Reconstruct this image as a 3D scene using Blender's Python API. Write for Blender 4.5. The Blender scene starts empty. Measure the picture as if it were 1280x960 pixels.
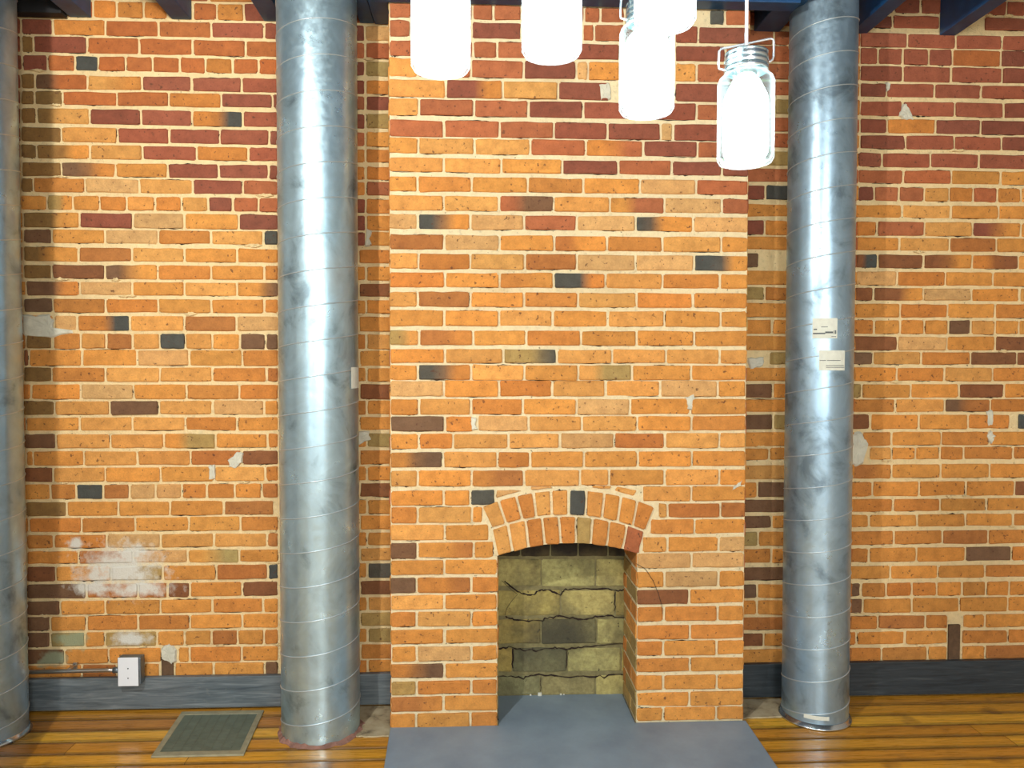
import bpy, bmesh, math, random, re
from mathutils import Vector, Matrix
rnd = random.Random(7)
C = bpy.context.scene.collection
PI = math.pi

# ------------------------------------------------------------------ camera model (1280 x 960)
F = 960.0
PITCH, YAW, ROLL = math.radians(1.673), math.radians(2.585), math.radians(0.082)
fw = Vector((math.sin(YAW) * math.cos(PITCH), math.cos(YAW) * math.cos(PITCH), -math.sin(PITCH)))
rt0 = Vector((math.cos(YAW), -math.sin(YAW), 0))
up0 = rt0.cross(fw)
rt = rt0 * math.cos(ROLL) + up0 * math.sin(ROLL)
up = up0 * math.cos(ROLL) - rt0 * math.sin(ROLL)
D = 3.22            # camera to the brick wall
def ray(px, py):
    return fw * F + rt * (px - 640) - up * (py - 480)
BB_T = 0.032        # baseboard thickness
# camera height: foot of the baseboard seen at (345, 886)
_d = ray(345, 886); H = -_d.z * (D - BB_T) / _d.y
CAM = Vector((0, -D, H))
def onY(px, py, y=0.0):
    d = ray(px, py); return CAM + d * ((y + D) / d.y)
def onZ(px, py, z=0.0):
    d = ray(px, py); return CAM + d * ((z - H) / d.z)
SLAB = 0.016
YC = (onZ(620, 908, SLAB).y + onZ(860, 899, SLAB).y) / 2      # chimney front plane
YB = onZ(700, 868, SLAB).y                                    # firebox back plane
print('H', H, 'YC', YC, 'YB', YB)

# ------------------------------------------------------------------ helpers
def link(o, parent=None):
    C.objects.link(o)
    if parent: o.parent = parent
    return o
def tag(o, label=None, cat=None, group=None, kind=None):
    if label: o['label'] = label
    if cat: o['category'] = cat
    if group: o['group'] = group
    if kind: o['kind'] = kind
    return o
def empty(name, loc, label, cat, group=None):
    o = bpy.data.objects.new(name, None); o.location = loc; o.empty_display_size = .1
    link(o); tag(o, label, cat, group)
    bpy.context.view_layer.update()
    return o
def obj(name, bm, mats, parent=None, smooth=False, bevel=0.0, world=True):
    """one mesh object; vertices given in world space, moved under the parent's origin"""
    if parent is not None and world:
        off = parent_origin(parent)
        bmesh.ops.translate(bm, verts=bm.verts[:], vec=-off)
    me = bpy.data.meshes.new(name); bm.to_mesh(me); bm.free()
    if not isinstance(mats, (list, tuple)): mats = [mats]
    for m in mats: me.materials.append(m)
    if smooth:
        for p in me.polygons: p.use_smooth = True
    o = bpy.data.objects.new(name, me); link(o, parent)
    if bevel:
        b = o.modifiers.new('b', 'BEVEL'); b.width = bevel; b.segments = 2; b.limit_method = 'ANGLE'
    return o
def parent_origin(p):
    v = Vector((0, 0, 0))
    while p is not None:
        v = v + p.location; p = p.parent
    return v
def bx(bm, x0, x1, y0, y1, z0, z1, mi=0):
    vs = [bm.verts.new(p) for p in ((x0,y0,z0),(x1,y0,z0),(x1,y1,z0),(x0,y1,z0),(x0,y0,z1),(x1,y0,z1),(x1,y1,z1),(x0,y1,z1))]
    for f in ((3,2,1,0),(4,5,6,7),(0,1,5,4),(1,2,6,5),(2,3,7,6),(3,0,4,7)):
        fc = bm.faces.new([vs[i] for i in f]); fc.material_index = mi
    return vs
def tube(bm, pts, r, n=10, cap=True):
    pts = [Vector(p) for p in pts]; rings = []
    ref = None
    for i, p in enumerate(pts):
        t = (pts[min(i+1, len(pts)-1)] - pts[max(i-1, 0)]).normalized()
        if ref is None:
            ref = Vector((0,0,1)) if abs(t.z) < .9 else Vector((1,0,0))
        a = (ref - t * ref.dot(t)).normalized(); b = t.cross(a); ref = a
        rings.append([bm.verts.new(p + a*(r*math.cos(2*PI*k/n)) + b*(r*math.sin(2*PI*k/n))) for k in range(n)])
    for i in range(len(rings)-1):
        for k in range(n):
            bm.faces.new((rings[i][k], rings[i][(k+1)%n], rings[i+1][(k+1)%n], rings[i+1][k]))
    if cap:
        bm.faces.new(rings[0][::-1]); bm.faces.new(rings[-1])
def lathe(bm, c, prof, n=48, close=False):
    """prof: list of (r, z)"""
    rings = []
    for r, z in prof:
        if r < 1e-6: rings.append([bm.verts.new((c[0], c[1], c[2]+z))])
        else: rings.append([bm.verts.new((c[0]+r*math.cos(2*PI*k/n), c[1]+r*math.sin(2*PI*k/n), c[2]+z)) for k in range(n)])
    m = len(rings)
    for i in range(m if close else m-1):
        A, B = rings[i], rings[(i+1) % m]
        for k in range(n):
            k2 = (k+1) % n
            if len(A) == 1 and len(B) == 1: continue
            if len(A) == 1: bm.faces.new((A[0], B[k2], B[k]))
            elif len(B) == 1: bm.faces.new((A[k], A[k2], B[0]))
            else: bm.faces.new((A[k], A[k2], B[k2], B[k]))

# ------------------------------------------------------------------ colour + materials
def lin(c):
    return tuple(((v/255)/12.92 if v/255 <= .04045 else ((v/255+.055)/1.055)**2.4) for v in c)
def rgba(c, k=1.0):
    return tuple(min(1, v*k) for v in lin(c)) + (1,)
class NT:
    def __init__(s, name):
        s.m = bpy.data.materials.new(name); s.m.use_nodes = True
        s.t = s.m.node_tree; s.n = s.t.nodes; s.l = s.t.links
        s.b = s.n['Principled BSDF']; s.out = s.n['Material Output']
        s.co = s.n.new('ShaderNodeTexCoord').outputs['Object']
    def set(s, k, v): s.b.inputs[k].default_value = v; return s
    def lk(s, a, b): s.l.new(a, b)
    def mapping(s, scale=(1,1,1), loc=(0,0,0), rot=(0,0,0), src=None):
        m = s.n.new('ShaderNodeMapping'); m.inputs['Scale'].default_value = scale
        m.inputs['Location'].default_value = loc; m.inputs['Rotation'].default_value = rot
        s.lk(src or s.co, m.inputs['Vector']); return m.outputs[0]
    def noise(s, scale, detail=4, rough=.55, src=None, dist=0):
        t = s.n.new('ShaderNodeTexNoise'); t.inputs['Scale'].default_value = scale
        t.inputs['Detail'].default_value = detail; t.inputs['Roughness'].default_value = rough
        t.inputs['Distortion'].default_value = dist
        s.lk(src or s.co, t.inputs['Vector']); return t.outputs['Fac']
    def ramp(s, fac, stops):
        r = s.n.new('ShaderNodeValToRGB'); e = r.color_ramp.elements
        while len(e) < len(stops): e.new(.5)
        for i, (p, c) in enumerate(stops):
            e[i].position = p; e[i].color = c if len(c) == 4 else tuple(c)+(1,)
        s.lk(fac, r.inputs[0]); return r.outputs[0]
    def val(s, fac, a, b, lo, hi):
        r = s.n.new('ShaderNodeMapRange'); r.inputs[1].default_value = a; r.inputs[2].default_value = b
        r.inputs[3].default_value = lo; r.inputs[4].default_value = hi
        s.lk(fac, r.inputs[0]); return r.outputs[0]
    def mix(s, fac, a, b, mode='MIX'):
        x = s.n.new('ShaderNodeMix'); x.data_type = 'RGBA'; x.blend_type = mode
        for sock, v in ((x.inputs[0], fac), (x.inputs[6], a), (x.inputs[7], b)):
            if hasattr(v, 'is_linked') or hasattr(v, 'links'): s.lk(v, sock)
            else: sock.default_value = v
        return x.outputs[2]
    def math(s, op, a, b=None):
        x = s.n.new('ShaderNodeMath'); x.operation = op
        for i, v in enumerate((a, b)):
            if v is None: continue
            if hasattr(v, 'is_linked'): s.lk(v, x.inputs[i])
            else: x.inputs[i].default_value = v
        return x.outputs[0]
    def bump(s, fac, strength, dist):
        b = s.n.new('ShaderNodeBump'); b.inputs['Strength'].default_value = strength
        b.inputs['Distance'].default_value = dist
        s.lk(fac, b.inputs['Height']); s.lk(b.outputs[0], s.b.inputs['Normal'])
    def color(s, c): s.lk(c, s.b.inputs['Base Color']) if hasattr(c, 'links') else s.set('Base Color', c)
    def blob(s, cx, cz, rx, rz, nz=None, edge=.5):
        """soft elliptical mask around (cx, *, cz) with a ragged edge"""
        m = s.mapping((1/rx, 0, 1/rz), (-cx/rx, 0, -cz/rz))
        v = s.n.new('ShaderNodeVectorMath'); v.operation = 'LENGTH'; s.lk(m, v.inputs[0])
        d = v.outputs['Value']
        if nz is not None: d = s.math('ADD', d, s.val(nz, .3, .7, -.55, .55))
        return s.val(d, 1-edge, 1+edge*.4, 1, 0)
def simple(name, col, rough=.6, metal=0.0, k=1.0, nscale=0, namp=.15, bump=0, bscale=80):
    t = NT(name); t.set('Roughness', rough).set('Metallic', metal)
    if nscale:
        f = t.noise(nscale)
        a = rgba(col, k*(1-namp)); b = rgba(col, k*(1+namp))
        t.color(t.ramp(f, [(.3, a), (.7, b)]))
    else: t.color(rgba(col, k))
    if bump: t.bump(t.noise(bscale, 5), bump, .003)
    return t.m

K = .80   # photograph colour to albedo
PAL = {'y': (238,170,88), 'o': (234,160,74), 'O': (222,145,66), 'r': (192,112,68), 'R': (154,86,62), 'b': (132,96,66),
       'd': (84,86,80), 'g': (186,156,92), 'p': (230,178,112), 'Q': (200,116,58), 's': (176,98,68), 'k': (150,112,58), 'B': (152,96,56), 'q': (198,126,62), 'w': (205,200,180), 'n': (95,92,80)}  # k: leftmost wall bricks, band of shade put into their colour

def efflor(t, base, spots, strength=.85, col=(230,228,216)):
    nz = t.noise(22, 5, .65)
    m = None
    for s in spots:
        b = t.blob(*s, nz=nz, edge=.6)
        m = b if m is None else t.math('MAXIMUM', m, b)
    return t.mix(t.math('MULTIPLY', m, strength), base, rgba(col, .85))
def sp(px, py, rx, ry):
    p = onY(px, py); return (p.x, p.z, rx/300, ry/300)
EFF = [sp(150,712,52,30), sp(165,690,26,12), sp(95,680,10,9), sp(175,735,36,10), sp(165,798,26,9), sp(120,735,30,9)]
def brick_material(name, eff=None):
    t = NT(name); t.set('Roughness', .85)
    a = t.n.new('ShaderNodeVertexColor'); a.layer_name = 'Col'
    n1 = t.noise(26, 5, .6); n2 = t.noise(150, 3, .6); n3 = t.noise(75, 2, .5)
    c = t.mix(1.0, a.outputs[0], t.ramp(n1, [(.3, (.80,.77,.74)), (.55, (1,1,1)), (.75, (1.12,1.12,1.10))]), 'MULTIPLY')
    c = t.mix(1.0, c, t.ramp(n2, [(.3, (.88,.87,.86)), (.7, (1.07,1.07,1.07))]), 'MULTIPLY')
    c = t.mix(t.val(n3, .66, .72, 0, .8), c, rgba((88,52,34)))          # burnt pits
    if eff:
        c = efflor(t, c, eff, .95)
        nz = t.noise(14, 4)
        gp = t.math('MAXIMUM', t.blob(*sp(92,802,18,12), nz=nz, edge=.3), t.blob(*sp(68,822,16,14), nz=nz, edge=.3))
        c = t.mix(t.math('MULTIPLY', gp, .8), c, rgba((150,160,128)))    # old green paint smear
    t.color(c)
    t.bump(t.math('ADD', n2, t.math('MULTIPLY', n1, .8)), .5, .004)
    return t.m
def mortar_material(name, col, eff=None):
    t = NT(name); t.set('Roughness', .95)
    n1 = t.noise(40, 5, .65); n2 = t.noise(220, 3)
    c = t.ramp(n1, [(.26, rgba(col, .66)), (.42, rgba(col, .95)), (.65, rgba(col, 1.05))])
    n3 = t.noise(5, 3)
    c = t.mix(t.val(n3, .52, .78, 0, .35), c, rgba((196,160,104), .85))
    c = t.mix(t.val(t.noise(60, 2), .68, .74, 0, .8), c, rgba((70,52,36)))   # open voids in the joint
    if eff: c = efflor(t, c, eff, .95)
    t.color(c); t.bump(t.math('ADD', n1, t.math('MULTIPLY', n2, .4)), .9, .008)
    return t.m
M = {}
M['brick'] = brick_material('old_brick', EFF)
M['brick_ch'] = brick_material('chimney_brick')
M['mortar'] = mortar_material('lime_mortar', (236,212,160), EFF)
M['mortar_ch'] = mortar_material('pale_mortar', (232,216,174))
M['plaster'] = simple('white_plaster', (222,220,200), .9, 0, .85, 30, .12, .5, 90)
M['void'] = simple('dark_crack', (40,26,18), .95)

# ------------------------------------------------------------------ brickwork builder
class Bricks:
    def __init__(s, mp):
        s.v = []; s.f = []; s.col = []; s.mi = []; s.map = mp
    def add(s, verts, faces, cols, mi=0):
        b = len(s.v); s.v += verts; s.f += [tuple(b+i for i in f) for f in faces]; s.col += cols; s.mi += [mi]*len(faces)
    def quad3(s, pts, mi=1, col=(1,1,1)):
        s.add([tuple(p) for p in pts], [tuple(range(len(pts)))], [col]*len(pts), mi)
    def box3(s, x0, x1, y0, y1, z0, z1, mi=1):
        v = [(x0,y0,z0),(x1,y0,z0),(x1,y1,z0),(x0,y1,z0),(x0,y0,z1),(x1,y0,z1),(x1,y1,z1),(x0,y1,z1)]
        s.add(v, [(3,2,1,0),(4,5,6,7),(0,1,5,4),(1,2,6,5),(2,3,7,6),(3,0,4,7)], [(1,1,1)]*8, mi)
    def brick(s, q, code, h=.007, jit=1.0, mp=None, crack=.6, k=K, mi=0):
        """q: four (u,v) corners bl, br, tr, tl"""
        mp = mp or s.map
        a, b, c, d = [Vector(p) for p in q]
        L = max((b-a).length, 1e-4); W = max((d-a).length, 1e-4)
        c0 = lin(PAL[code[0]]); c1 = lin(PAL[code[-1]])
        var = 1 + rnd.gauss(0, .06); hue = rnd.gauss(0, .035)
        split = rnd.uniform(.3, .7)
        e = min(.0045, .2*min(L, W))
        S = [0, e/L, .25, .5, .75, 1-e/L, 1]; T = [0, e/W, .5, 1-e/W, 1]
        if L < W: S, T = [0, e/L, .5, 1-e/L, 1], [0, e/W, .3, .7, 1-e/W, 1]
        ns, nt = len(S), len(T)
        hh = h + rnd.gauss(0, .0013); tu = rnd.gauss(0, .0012); tv = rnd.gauss(0, .001)
        chip = {}
        for ci in ((0,0),(ns-1,0),(0,nt-1),(ns-1,nt-1)):
            chip[ci] = rnd.uniform(.0015, .004) if rnd.random() > .14 else rnd.uniform(.006, .011)
        V = []; CO = []
        for j, t in enumerate(T):
            for i, x in enumerate(S):
                p = a*(1-x)*(1-t) + b*x*(1-t) + c*x*t + d*(1-x)*t
                edge = i in (0, ns-1) or j in (0, nt-1)
                ux = (b-a)/L; uy = (d-a)/W
                if edge:
                    p = p + uy*rnd.gauss(0, .0009*jit) + ux*rnd.gauss(0, .0009*jit)
                    if (i, j) in chip:
                        r = min(chip[(i, j)], .2*W)
                        p = p + ux*(r if i == 0 else -r) + uy*(r if j == 0 else -r)
                dz = hh + tu*(x-.5)*2 + tv*(t-.5)*2 + (rnd.gauss(-.0026, .0007) if edge else rnd.gauss(0, .0004))
                V.append(mp(p.x, p.y, dz))
                if c0 == c1: w = 0
                else: w = min(1, max(0, (x-split)/.22+.5))
                m = var*(1+rnd.gauss(0, .03))
                CO.append(tuple(max(0, (c0[n]*(1-w)+c1[n]*w)*m*k*(1+hue*(n-1))) for n in range(3)))
        FA = [(j*ns+i, j*ns+i+1, (j+1)*ns+i+1, (j+1)*ns+i) for j in range(nt-1) for i in range(ns-1)]
        rim = [i for i in range(ns)] + [j*ns+ns-1 for j in range(1, nt)] + [(nt-1)*ns+i for i in range(ns-2, -1, -1)] + [j*ns for j in range(nt-2, 0, -1)]
        base = len(V)
        for i in rim:
            jx, ix = divmod(i, ns)
            x, t = S[ix], T[jx]
            p = a*(1-x)*(1-t) + b*x*(1-t) + c*x*t + d*(1-x)*t
            V.append(mp(p.x, p.y, -.004)); CO.append(CO[i])
        n = len(rim)
        FA += [(rim[i], base+i, base+(i+1) % n, rim[(i+1) % n]) for i in range(n)]
        s.add(V, FA, CO, mi)
        # open crack beside the brick
        if rnd.random() < crack:
            x0 = rnd.uniform(0, .5); x1 = min(1, x0+rnd.uniform(.25, .8))
            side = rnd.random()
            if side < .62: A, B, nrm = a, b, (d-a)/W*-1
            elif side < .75: A, B, nrm = d, c, (d-a)/W
            else: A, B, nrm = (b, c, (b-a)/L) if rnd.random() < .5 else (a, d, (a-b)/L)
            pts = []; m = 9
            for i in range(m):
                x = x0+(x1-x0)*i/(m-1)
                p = A.lerp(B, x) + nrm*(.0006+rnd.gauss(0, .0007))
                w = .0005+.0017*abs(rnd.gauss(0, 1))*math.sin(PI*(i+.5)/m)
                pts.append((p-nrm*w*.3, p+nrm*w))
            vv = [mp(p.x, p.y, .0014) for pr in pts for p in pr]
            s.add(vv, [(2*i, 2*i+2, 2*i+3, 2*i+1) for i in range(m-1)], [(1,1,1)]*len(vv), 2)
    def patch(s, pts, h=.009, mi=3, mp=None):
        """irregular blob of plaster given by (u,v) outline"""
        mp = mp or s.map
        cu = sum(p[0] for p in pts)/len(pts); cv = sum(p[1] for p in pts)/len(pts)
        out = []
        for i, p in enumerate(pts):
            q = pts[(i+1) % len(pts)]
            for k in range(4):
                x = k/4
                out.append((p[0]*(1-x)+q[0]*x+rnd.gauss(0, .0018), p[1]*(1-x)+q[1]*x+rnd.gauss(0, .0018)))
        n = len(out); V = [mp(u, v, .001) for u, v in out]
        V += [mp(cu+(u-cu)*.86, cv+(v-cv)*.86, h+rnd.gauss(0, .0008)) for u, v in out]
        V += [mp(cu+(u-cu)*.4, cv+(v-cv)*.4, h+rnd.gauss(0.001, .0008)) for u, v in out]
        V.append(mp(cu, cv, h))
        FA = [(i, (i+1) % n, n+(i+1) % n, n+i) for i in range(n)] + [(n+i, n+(i+1) % n, 2*n+(i+1) % n, 2*n+i) for i in range(n)] + [(2*n+i, 2*n+(i+1) % n, 3*n) for i in range(n)]
        s.add(V, FA, [(1,1,1)]*len(V), mi)
    def build(s, name, mats, parent=None, off=Vector((0,0,0))):
        me = bpy.data.meshes.new(name)
        me.from_pydata([tuple(Vector(v)-off) for v in s.v], [], s.f); me.update()
        for m in mats: me.materials.append(m)
        me.polygons.foreach_set('material_index', s.mi)
        ca = me.color_attributes.new('Col', 'FLOAT_COLOR', 'POINT')
        buf = []
        for c in s.col: buf += [c[0], c[1], c[2], 1.0]
        ca.data.foreach_set('color', buf)
        o = bpy.data.objects.new(name, me); link(o, parent); return o

def parse(txt):
    """'y0 y1: 95R 232o ... end' lines -> [(y0, y1, [(x, code)], end)]"""
    out = []
    for ln in txt.strip().splitlines():
        h, b = ln.split(':'); y0, y1 = [float(v) for v in h.split()]
        tk = re.findall(r'(-?\d+)([A-Za-z]*)', b)
        out.append((y0, y1, [(float(x), c) for x, c in tk]))
    return out
GAP = 1.55
def lay(B, courses, sc, ox, oy, refx, yp, clampL=None, clampR=None, extL=None, extR=None, pal='oyO', top=None):
    """lay measured courses on the plane y = yp"""
    zs = []
    for ci, (y0, y1, tk) in enumerate(courses):
        rx = ox+refx/sc
        z1 = onY(rx, oy+y0/sc, yp).z; z0 = onY(rx, oy+y1/sc, yp).z
        ym = oy+(y0+y1)/2/sc
        zs.append((z0, z1))
        segs = []
        for (xa, ca), (xb, cb) in zip(tk, tk[1:]):
            if ca in ('m', ''): continue
            ua = onY(ox+xa/sc+GAP, ym, yp).x; ub = onY(ox+xb/sc-GAP, ym, yp).x
            segs.append([ua, ub, ca])
        if clampL is not None and segs and abs(segs[0][0]-clampL) < .05: segs[0][0] = clampL+rnd.gauss(.001, .0015)
        if clampR is not None and segs and abs(segs[-1][1]-clampR) < .06: segs[-1][1] = clampR+rnd.gauss(-.001, .0015)
        head = segs and sorted(s[1]-s[0] for s in segs)[len(segs)//2] < .13
        step = .107 if head else .2135
        P = pal if not callable(pal) else pal(ym)
        if extL is not None:
            u = onY(ox+tk[0][0]/sc, ym, yp).x
            while u > extL:
                segs.append([max(u-step+.005, extL), u-.005, rnd.choice(P)]); u -= step
        if extR is not None:
            u = onY(ox+tk[-1][0]/sc, ym, yp).x
            while u < extR:
                segs.append([u+.005, min(u+step-.005, extR), rnd.choice(P)]); u += step
        for ua, ub, c in segs:
            if ub-ua < .012: continue
            if yp == 0 and ym < 150: c = c.replace('O', 'Q').replace('o', 'O')
            if yp == 0 and ym < 215: c = c.replace('r', 's')
            if ym > 300: c = c.replace('R', 'B').replace('r', 'q')
            j = [rnd.gauss(0, .0009) for _ in range(4)]
            B.brick([(ua, z0+j[0]), (ub, z0+j[1]), (ub, z1+j[2]), (ua, z1+j[3])], c)
    return zs

Wm = lambda yp: (lambda u, v, d: (u, yp-d, v))
CEIL = 3.12
XL, XR = onY(0, 480).x-1.0, onY(1280, 480).x+1.0       # side walls of the room
YF = -6.6                                              # wall behind the camera
CHL = (onY(488, 60, YC).x+onY(488, 900, YC).x)/2
CHR = (onY(936, 225, YC).x+onY(927, 890, YC).x)/2

LEFT1 = '''
10 80: 300O 415o 520o 640o 745m 860O 965o 1085R 1200
95 160: 95R 235o 470O 705O 940r 1175r 1240
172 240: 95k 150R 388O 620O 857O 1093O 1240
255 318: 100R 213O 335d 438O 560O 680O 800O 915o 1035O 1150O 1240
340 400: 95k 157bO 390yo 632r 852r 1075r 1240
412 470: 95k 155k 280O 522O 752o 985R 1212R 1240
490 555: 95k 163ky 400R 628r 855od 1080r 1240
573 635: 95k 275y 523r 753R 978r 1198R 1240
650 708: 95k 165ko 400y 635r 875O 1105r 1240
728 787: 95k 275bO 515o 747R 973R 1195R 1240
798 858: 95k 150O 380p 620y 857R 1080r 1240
875 935: 95o 210go 325o 445O 565y 690O 808y 925R 1035r 1150r 1240
'''
LEFT2 = '''
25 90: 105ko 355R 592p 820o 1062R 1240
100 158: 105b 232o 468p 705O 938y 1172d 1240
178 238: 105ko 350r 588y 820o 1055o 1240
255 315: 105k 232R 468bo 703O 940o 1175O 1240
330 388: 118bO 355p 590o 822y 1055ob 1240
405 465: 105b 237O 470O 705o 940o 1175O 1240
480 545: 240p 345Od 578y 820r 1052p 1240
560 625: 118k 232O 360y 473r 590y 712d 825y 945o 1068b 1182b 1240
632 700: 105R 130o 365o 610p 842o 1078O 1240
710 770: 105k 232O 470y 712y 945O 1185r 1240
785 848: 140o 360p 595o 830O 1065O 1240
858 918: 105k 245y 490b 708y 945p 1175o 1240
'''
LEFT3 = '''
78 135: 118o 355y 590y 825O 1055o 1240
152 212: 105b 250y 492y 730og 960o 1190O 1240
228 288: 115o 150o 375y 612y 848r 1075R 1240
300 362: 105R 238y 470o 715o 955y 1180O 1240
375 437: 105o 225O 340d 460r 577p 693p 810O 920O 1045o 1165r 1240
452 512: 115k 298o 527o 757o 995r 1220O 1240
523 583: 130O 365O 603o 840o 1070O 1240
598 655: 118O 240O 475p 715y 952y 1188r 1240
670 722: 118o 350r 593p 835og 1065o 1240
738 800: 118R 250o 495g 725o 962r 1192d 1240
815 875: 118b 385r 615r 745R 845o 1078R 1240
890 948: 118b 270o 470o 715o 945O 1170o 1240
'''
LEFT4 = '''
283 343: 118b 225o 385O 615O 845o 1078o 1240
355 415: 118b 225g 380o 468g 700o 822o 942r 1058o 1175O 1240
428 490: 118b 290o 485o 720m 792o 845O 1075o 1240
498 552: 120o 365r 520o 640o 712m 778o 950o 1178b 1240
'''
RIGHT1 = '''
2 62: 560R 700R 820r 910m 1100r 1200r 1285
75 130: 560R 695r 905m 1100r 1285
155 215: 548r 760r 975r 1180r 1395
222 290: 548r 630r 740r 855R 960O 1175R 1285
300 365: 548R 740r 955r 1180R 1395
378 435: 548R 668r 880r 1088r 1300
455 518: 548r 740r 970r 1188R 1400
535 595: 548R 670O 885R 1085R 1300
607 665: 548R 752r 968r 1178R 1390
685 745: 540r 648r 862r 1078r 1290
760 818: 540r 742r 955o 1175o 1390
835 895: 540R 612r 722r 835y 945O 1052r 1160O 1265y 1370
'''
RIGHT2 = '''
-10 45: 530o 738y 955o 1165o 1380
65 125: 530O 625r 835y 1050Ro 1265
135 192: 530o 725y 948r 1155o 1370
210 268: 530Rd 628R 832Ro 1048OR 1252y 1460
285 345: 530p 715O 928o 1140o 1355
358 412: 525R 610Ro 830p 1045o 1260y 1470
428 487: 525o 728O 938o 1150O 1360
500 560: 520O 612o 728o 835o 942b 1042y 1150o 1255o 1360
572 632: 515R 717p 935o 1150R 1360
642 695: 515b 607y 822O 1040R 1245R 1450
710 768: 515o 713O 925y 1138O 1350
783 842: 515g 557o 775o 990R 1190o 1400
850 905: 515O 707y 925br 1128O 1340
'''
RIGHT3 = '''
65 128: 508R 595o 812o 1030O 1215m 1248d 1450
142 200: 560O 690o 910O 1125o 1340
210 262: 590y 690o 795o 905O 1010O 1230O 1440
285 345: 500rO 690o 908o 1125o 1340
362 425: 500O 605o 812o 1020o 1235R 1450
438 492: 500O 697O 905o 1112o 1330
508 560: 500o 590o 803o 1018o 1230O 1440
580 638: 500O 700O 915r 1118O 1330
655 715: 497O 590o 800o 1017b 1222O 1430
735 790: 490o 685o 895o 1105O 1320
810 868: 485b 555O 665O 780O 890o 1003o 1110o 1212o 1320
880 940: 485b 562o 780o 990o 1205o 1420
'''
RIGHT4 = '''
280 335: 482O 628r 840O 940m 1005o 1105o 1310
350 405: 482O 535o 750o 938m 1000O 1205O 1410
420 478: 482O 645O 850o 937m 1000o 1105r 1310
'''
# short bricks between the chimney and the right-hand duct, one line per course of the right wall
STRIP = '''r r|R r|r r|r|r|r|g g|r|r|g|r|R d|o|R o|o|b m|o|g O|o|o o|o|m g|o|b o|o|b g|o|o o|y|o b|b|b o|g o|O o|b|b o|o o|r|R o|o|g o|o o|b r'''.split('|')

def wallpal(ym): return 'rrROrr' if ym < 190 else ('oOrryo' if ym < 330 else 'oooyOOyrp')
MATS_W = [M['brick'], M['mortar'], M['void'], M['plaster']]
wall = Bricks(Wm(0.0))
wall.box3(XL-.2, CHL+.03, 0, .22, -.02, CEIL+.05)
wall.box3(CHR-.03, XR+.2, 0, .22, -.02, CEIL+.05)
wall.box3(CHL+.03, CHR-.03, .12, .22, 1.3, CEIL+.05)
ZL = []
for txt, oy in ((LEFT1, 0), (LEFT2, 260), (LEFT3, 500), (LEFT4, 690)):
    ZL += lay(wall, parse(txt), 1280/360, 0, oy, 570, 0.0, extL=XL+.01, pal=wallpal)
ZR = []
for txt, oy in ((RIGHT1, 0), (RIGHT2, 260), (RIGHT3, 500), (RIGHT4, 690)):
    ZR += lay(wall, parse(txt), 1280/360, 920, oy, 900, 0.0, extR=XR-.01, pal=wallpal)
def fill(u0, u1, z0, z1, codes, joints):
    us = [u0]+joints+[u1]
    for a, b, c in zip(us, us[1:], codes):
        if c == 'm' or b-a < .015: continue
        if z1 < 1.9: c = c.replace('R', 'B').replace('r', 'q')
        wall.brick([(a+.005, z0+rnd.gauss(0, .001)), (b-.005, z0+rnd.gauss(0, .001)), (b-.005, z1+rnd.gauss(0, .001)), (a+.005, z1+rnd.gauss(0, .001))], c)
# between left duct and chimney: a toothed column of bricks with a straight joint at its left
uJ = onY(458, 400).x; uA = onY(348, 400).x
tops = 'rprgORgoOO'
for i, (z0, z1) in enumerate(ZL):
    c = tops[i] if i < len(tops) else rnd.choice('ooOyogoO')
    if i > 8 and i % 6 == 4: c = rnd.choice('Rbr')
    if i == 33: c = 'n'
    odd = i < 14 or i % 2
    fill(uA, CHL+.02, z0, z1, [rnd.choice('ooOr'), rnd.choice('rRrO') if i < 14 else rnd.choice('oOo'), c],
         [uA+.18, uJ if odd else uA+.33])
# between chimney and right duct, then behind the duct
for (z0, z1), code in zip(ZR, STRIP):
    cs = code.split(); a = CHR-.03; b = onY(995, 400).x; e = onY(1072, 400).x
    zz = onY(1072, 480).x
    if len(cs) == 2: fill(a, b, z0, z1, cs, [onY(951+rnd.uniform(-6, 20), 400).x])
    else: fill(a, b, z0, z1, [cs[0]], [])
    fill(b, e-.003, z0, z1, [rnd.choice('oOr')], [])
# courses up among the joists, above the measured ones
for (zs, x0, x1) in ((ZL, XL, CHL+.02), (ZR, CHR-.03, XR)):
    z = zs[0][1]+.011
    while z < CEIL:
        u = x0-rnd.uniform(0, .2)
        while u < x1:
            a, b = max(u+.005, x0), min(u+.208, x1)
            if b-a > .02: wall.brick([(a, z), (b, z), (b, z+.056), (a, z+.056)], rnd.choice('rRrO'))
            u += .2135
        z += .067
def pxpatch(pts, yp=0.0, B=None, h=.009, mi=3):
    (B or wall).patch([(onY(x, y, yp).x, onY(x, y, yp).z) for x, y in pts], h, mi)
pxpatch([(26,394),(62,393),(68,400),(66,414),(90,412),(92,416),(66,423),(28,420)])
pxpatch([(285,575),(297,563),(305,566),(303,578),(296,586),(287,584)], h=.010)
pxpatch([(261,582),(269,580),(270,599),(262,600)])
pxpatch([(206,806),(212,803),(221,812),(221,827),(216,830),(203,823),(202,812)], h=.012)
pxpatch([(1128,130),(1133,131),(1140,147),(1141,152),(1128,150),(1122,145)], h=.011)
pxpatch([(1106,104),(1112,104),(1111,114),(1107,116)])
pxpatch([(1058,542),(1075,539),(1083,549),(1086,556),(1078,580),(1068,585),(1056,578)], h=.012)
pxpatch([(934,447),(955,446),(954,458),(936,462)], h=.010)
pxpatch([(441,540),(462,539),(465,549),(450,556),(441,552)], h=.010)
pxpatch([(458,285),(466,290),(460,300),(466,306),(457,309)], h=.010)
pxpatch([(1232,514),(1241,512),(1240,532),(1233,533)], h=.007)
pxpatch([(1237,537),(1243,545),(1238,556),(1232,545)], h=.010)
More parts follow.
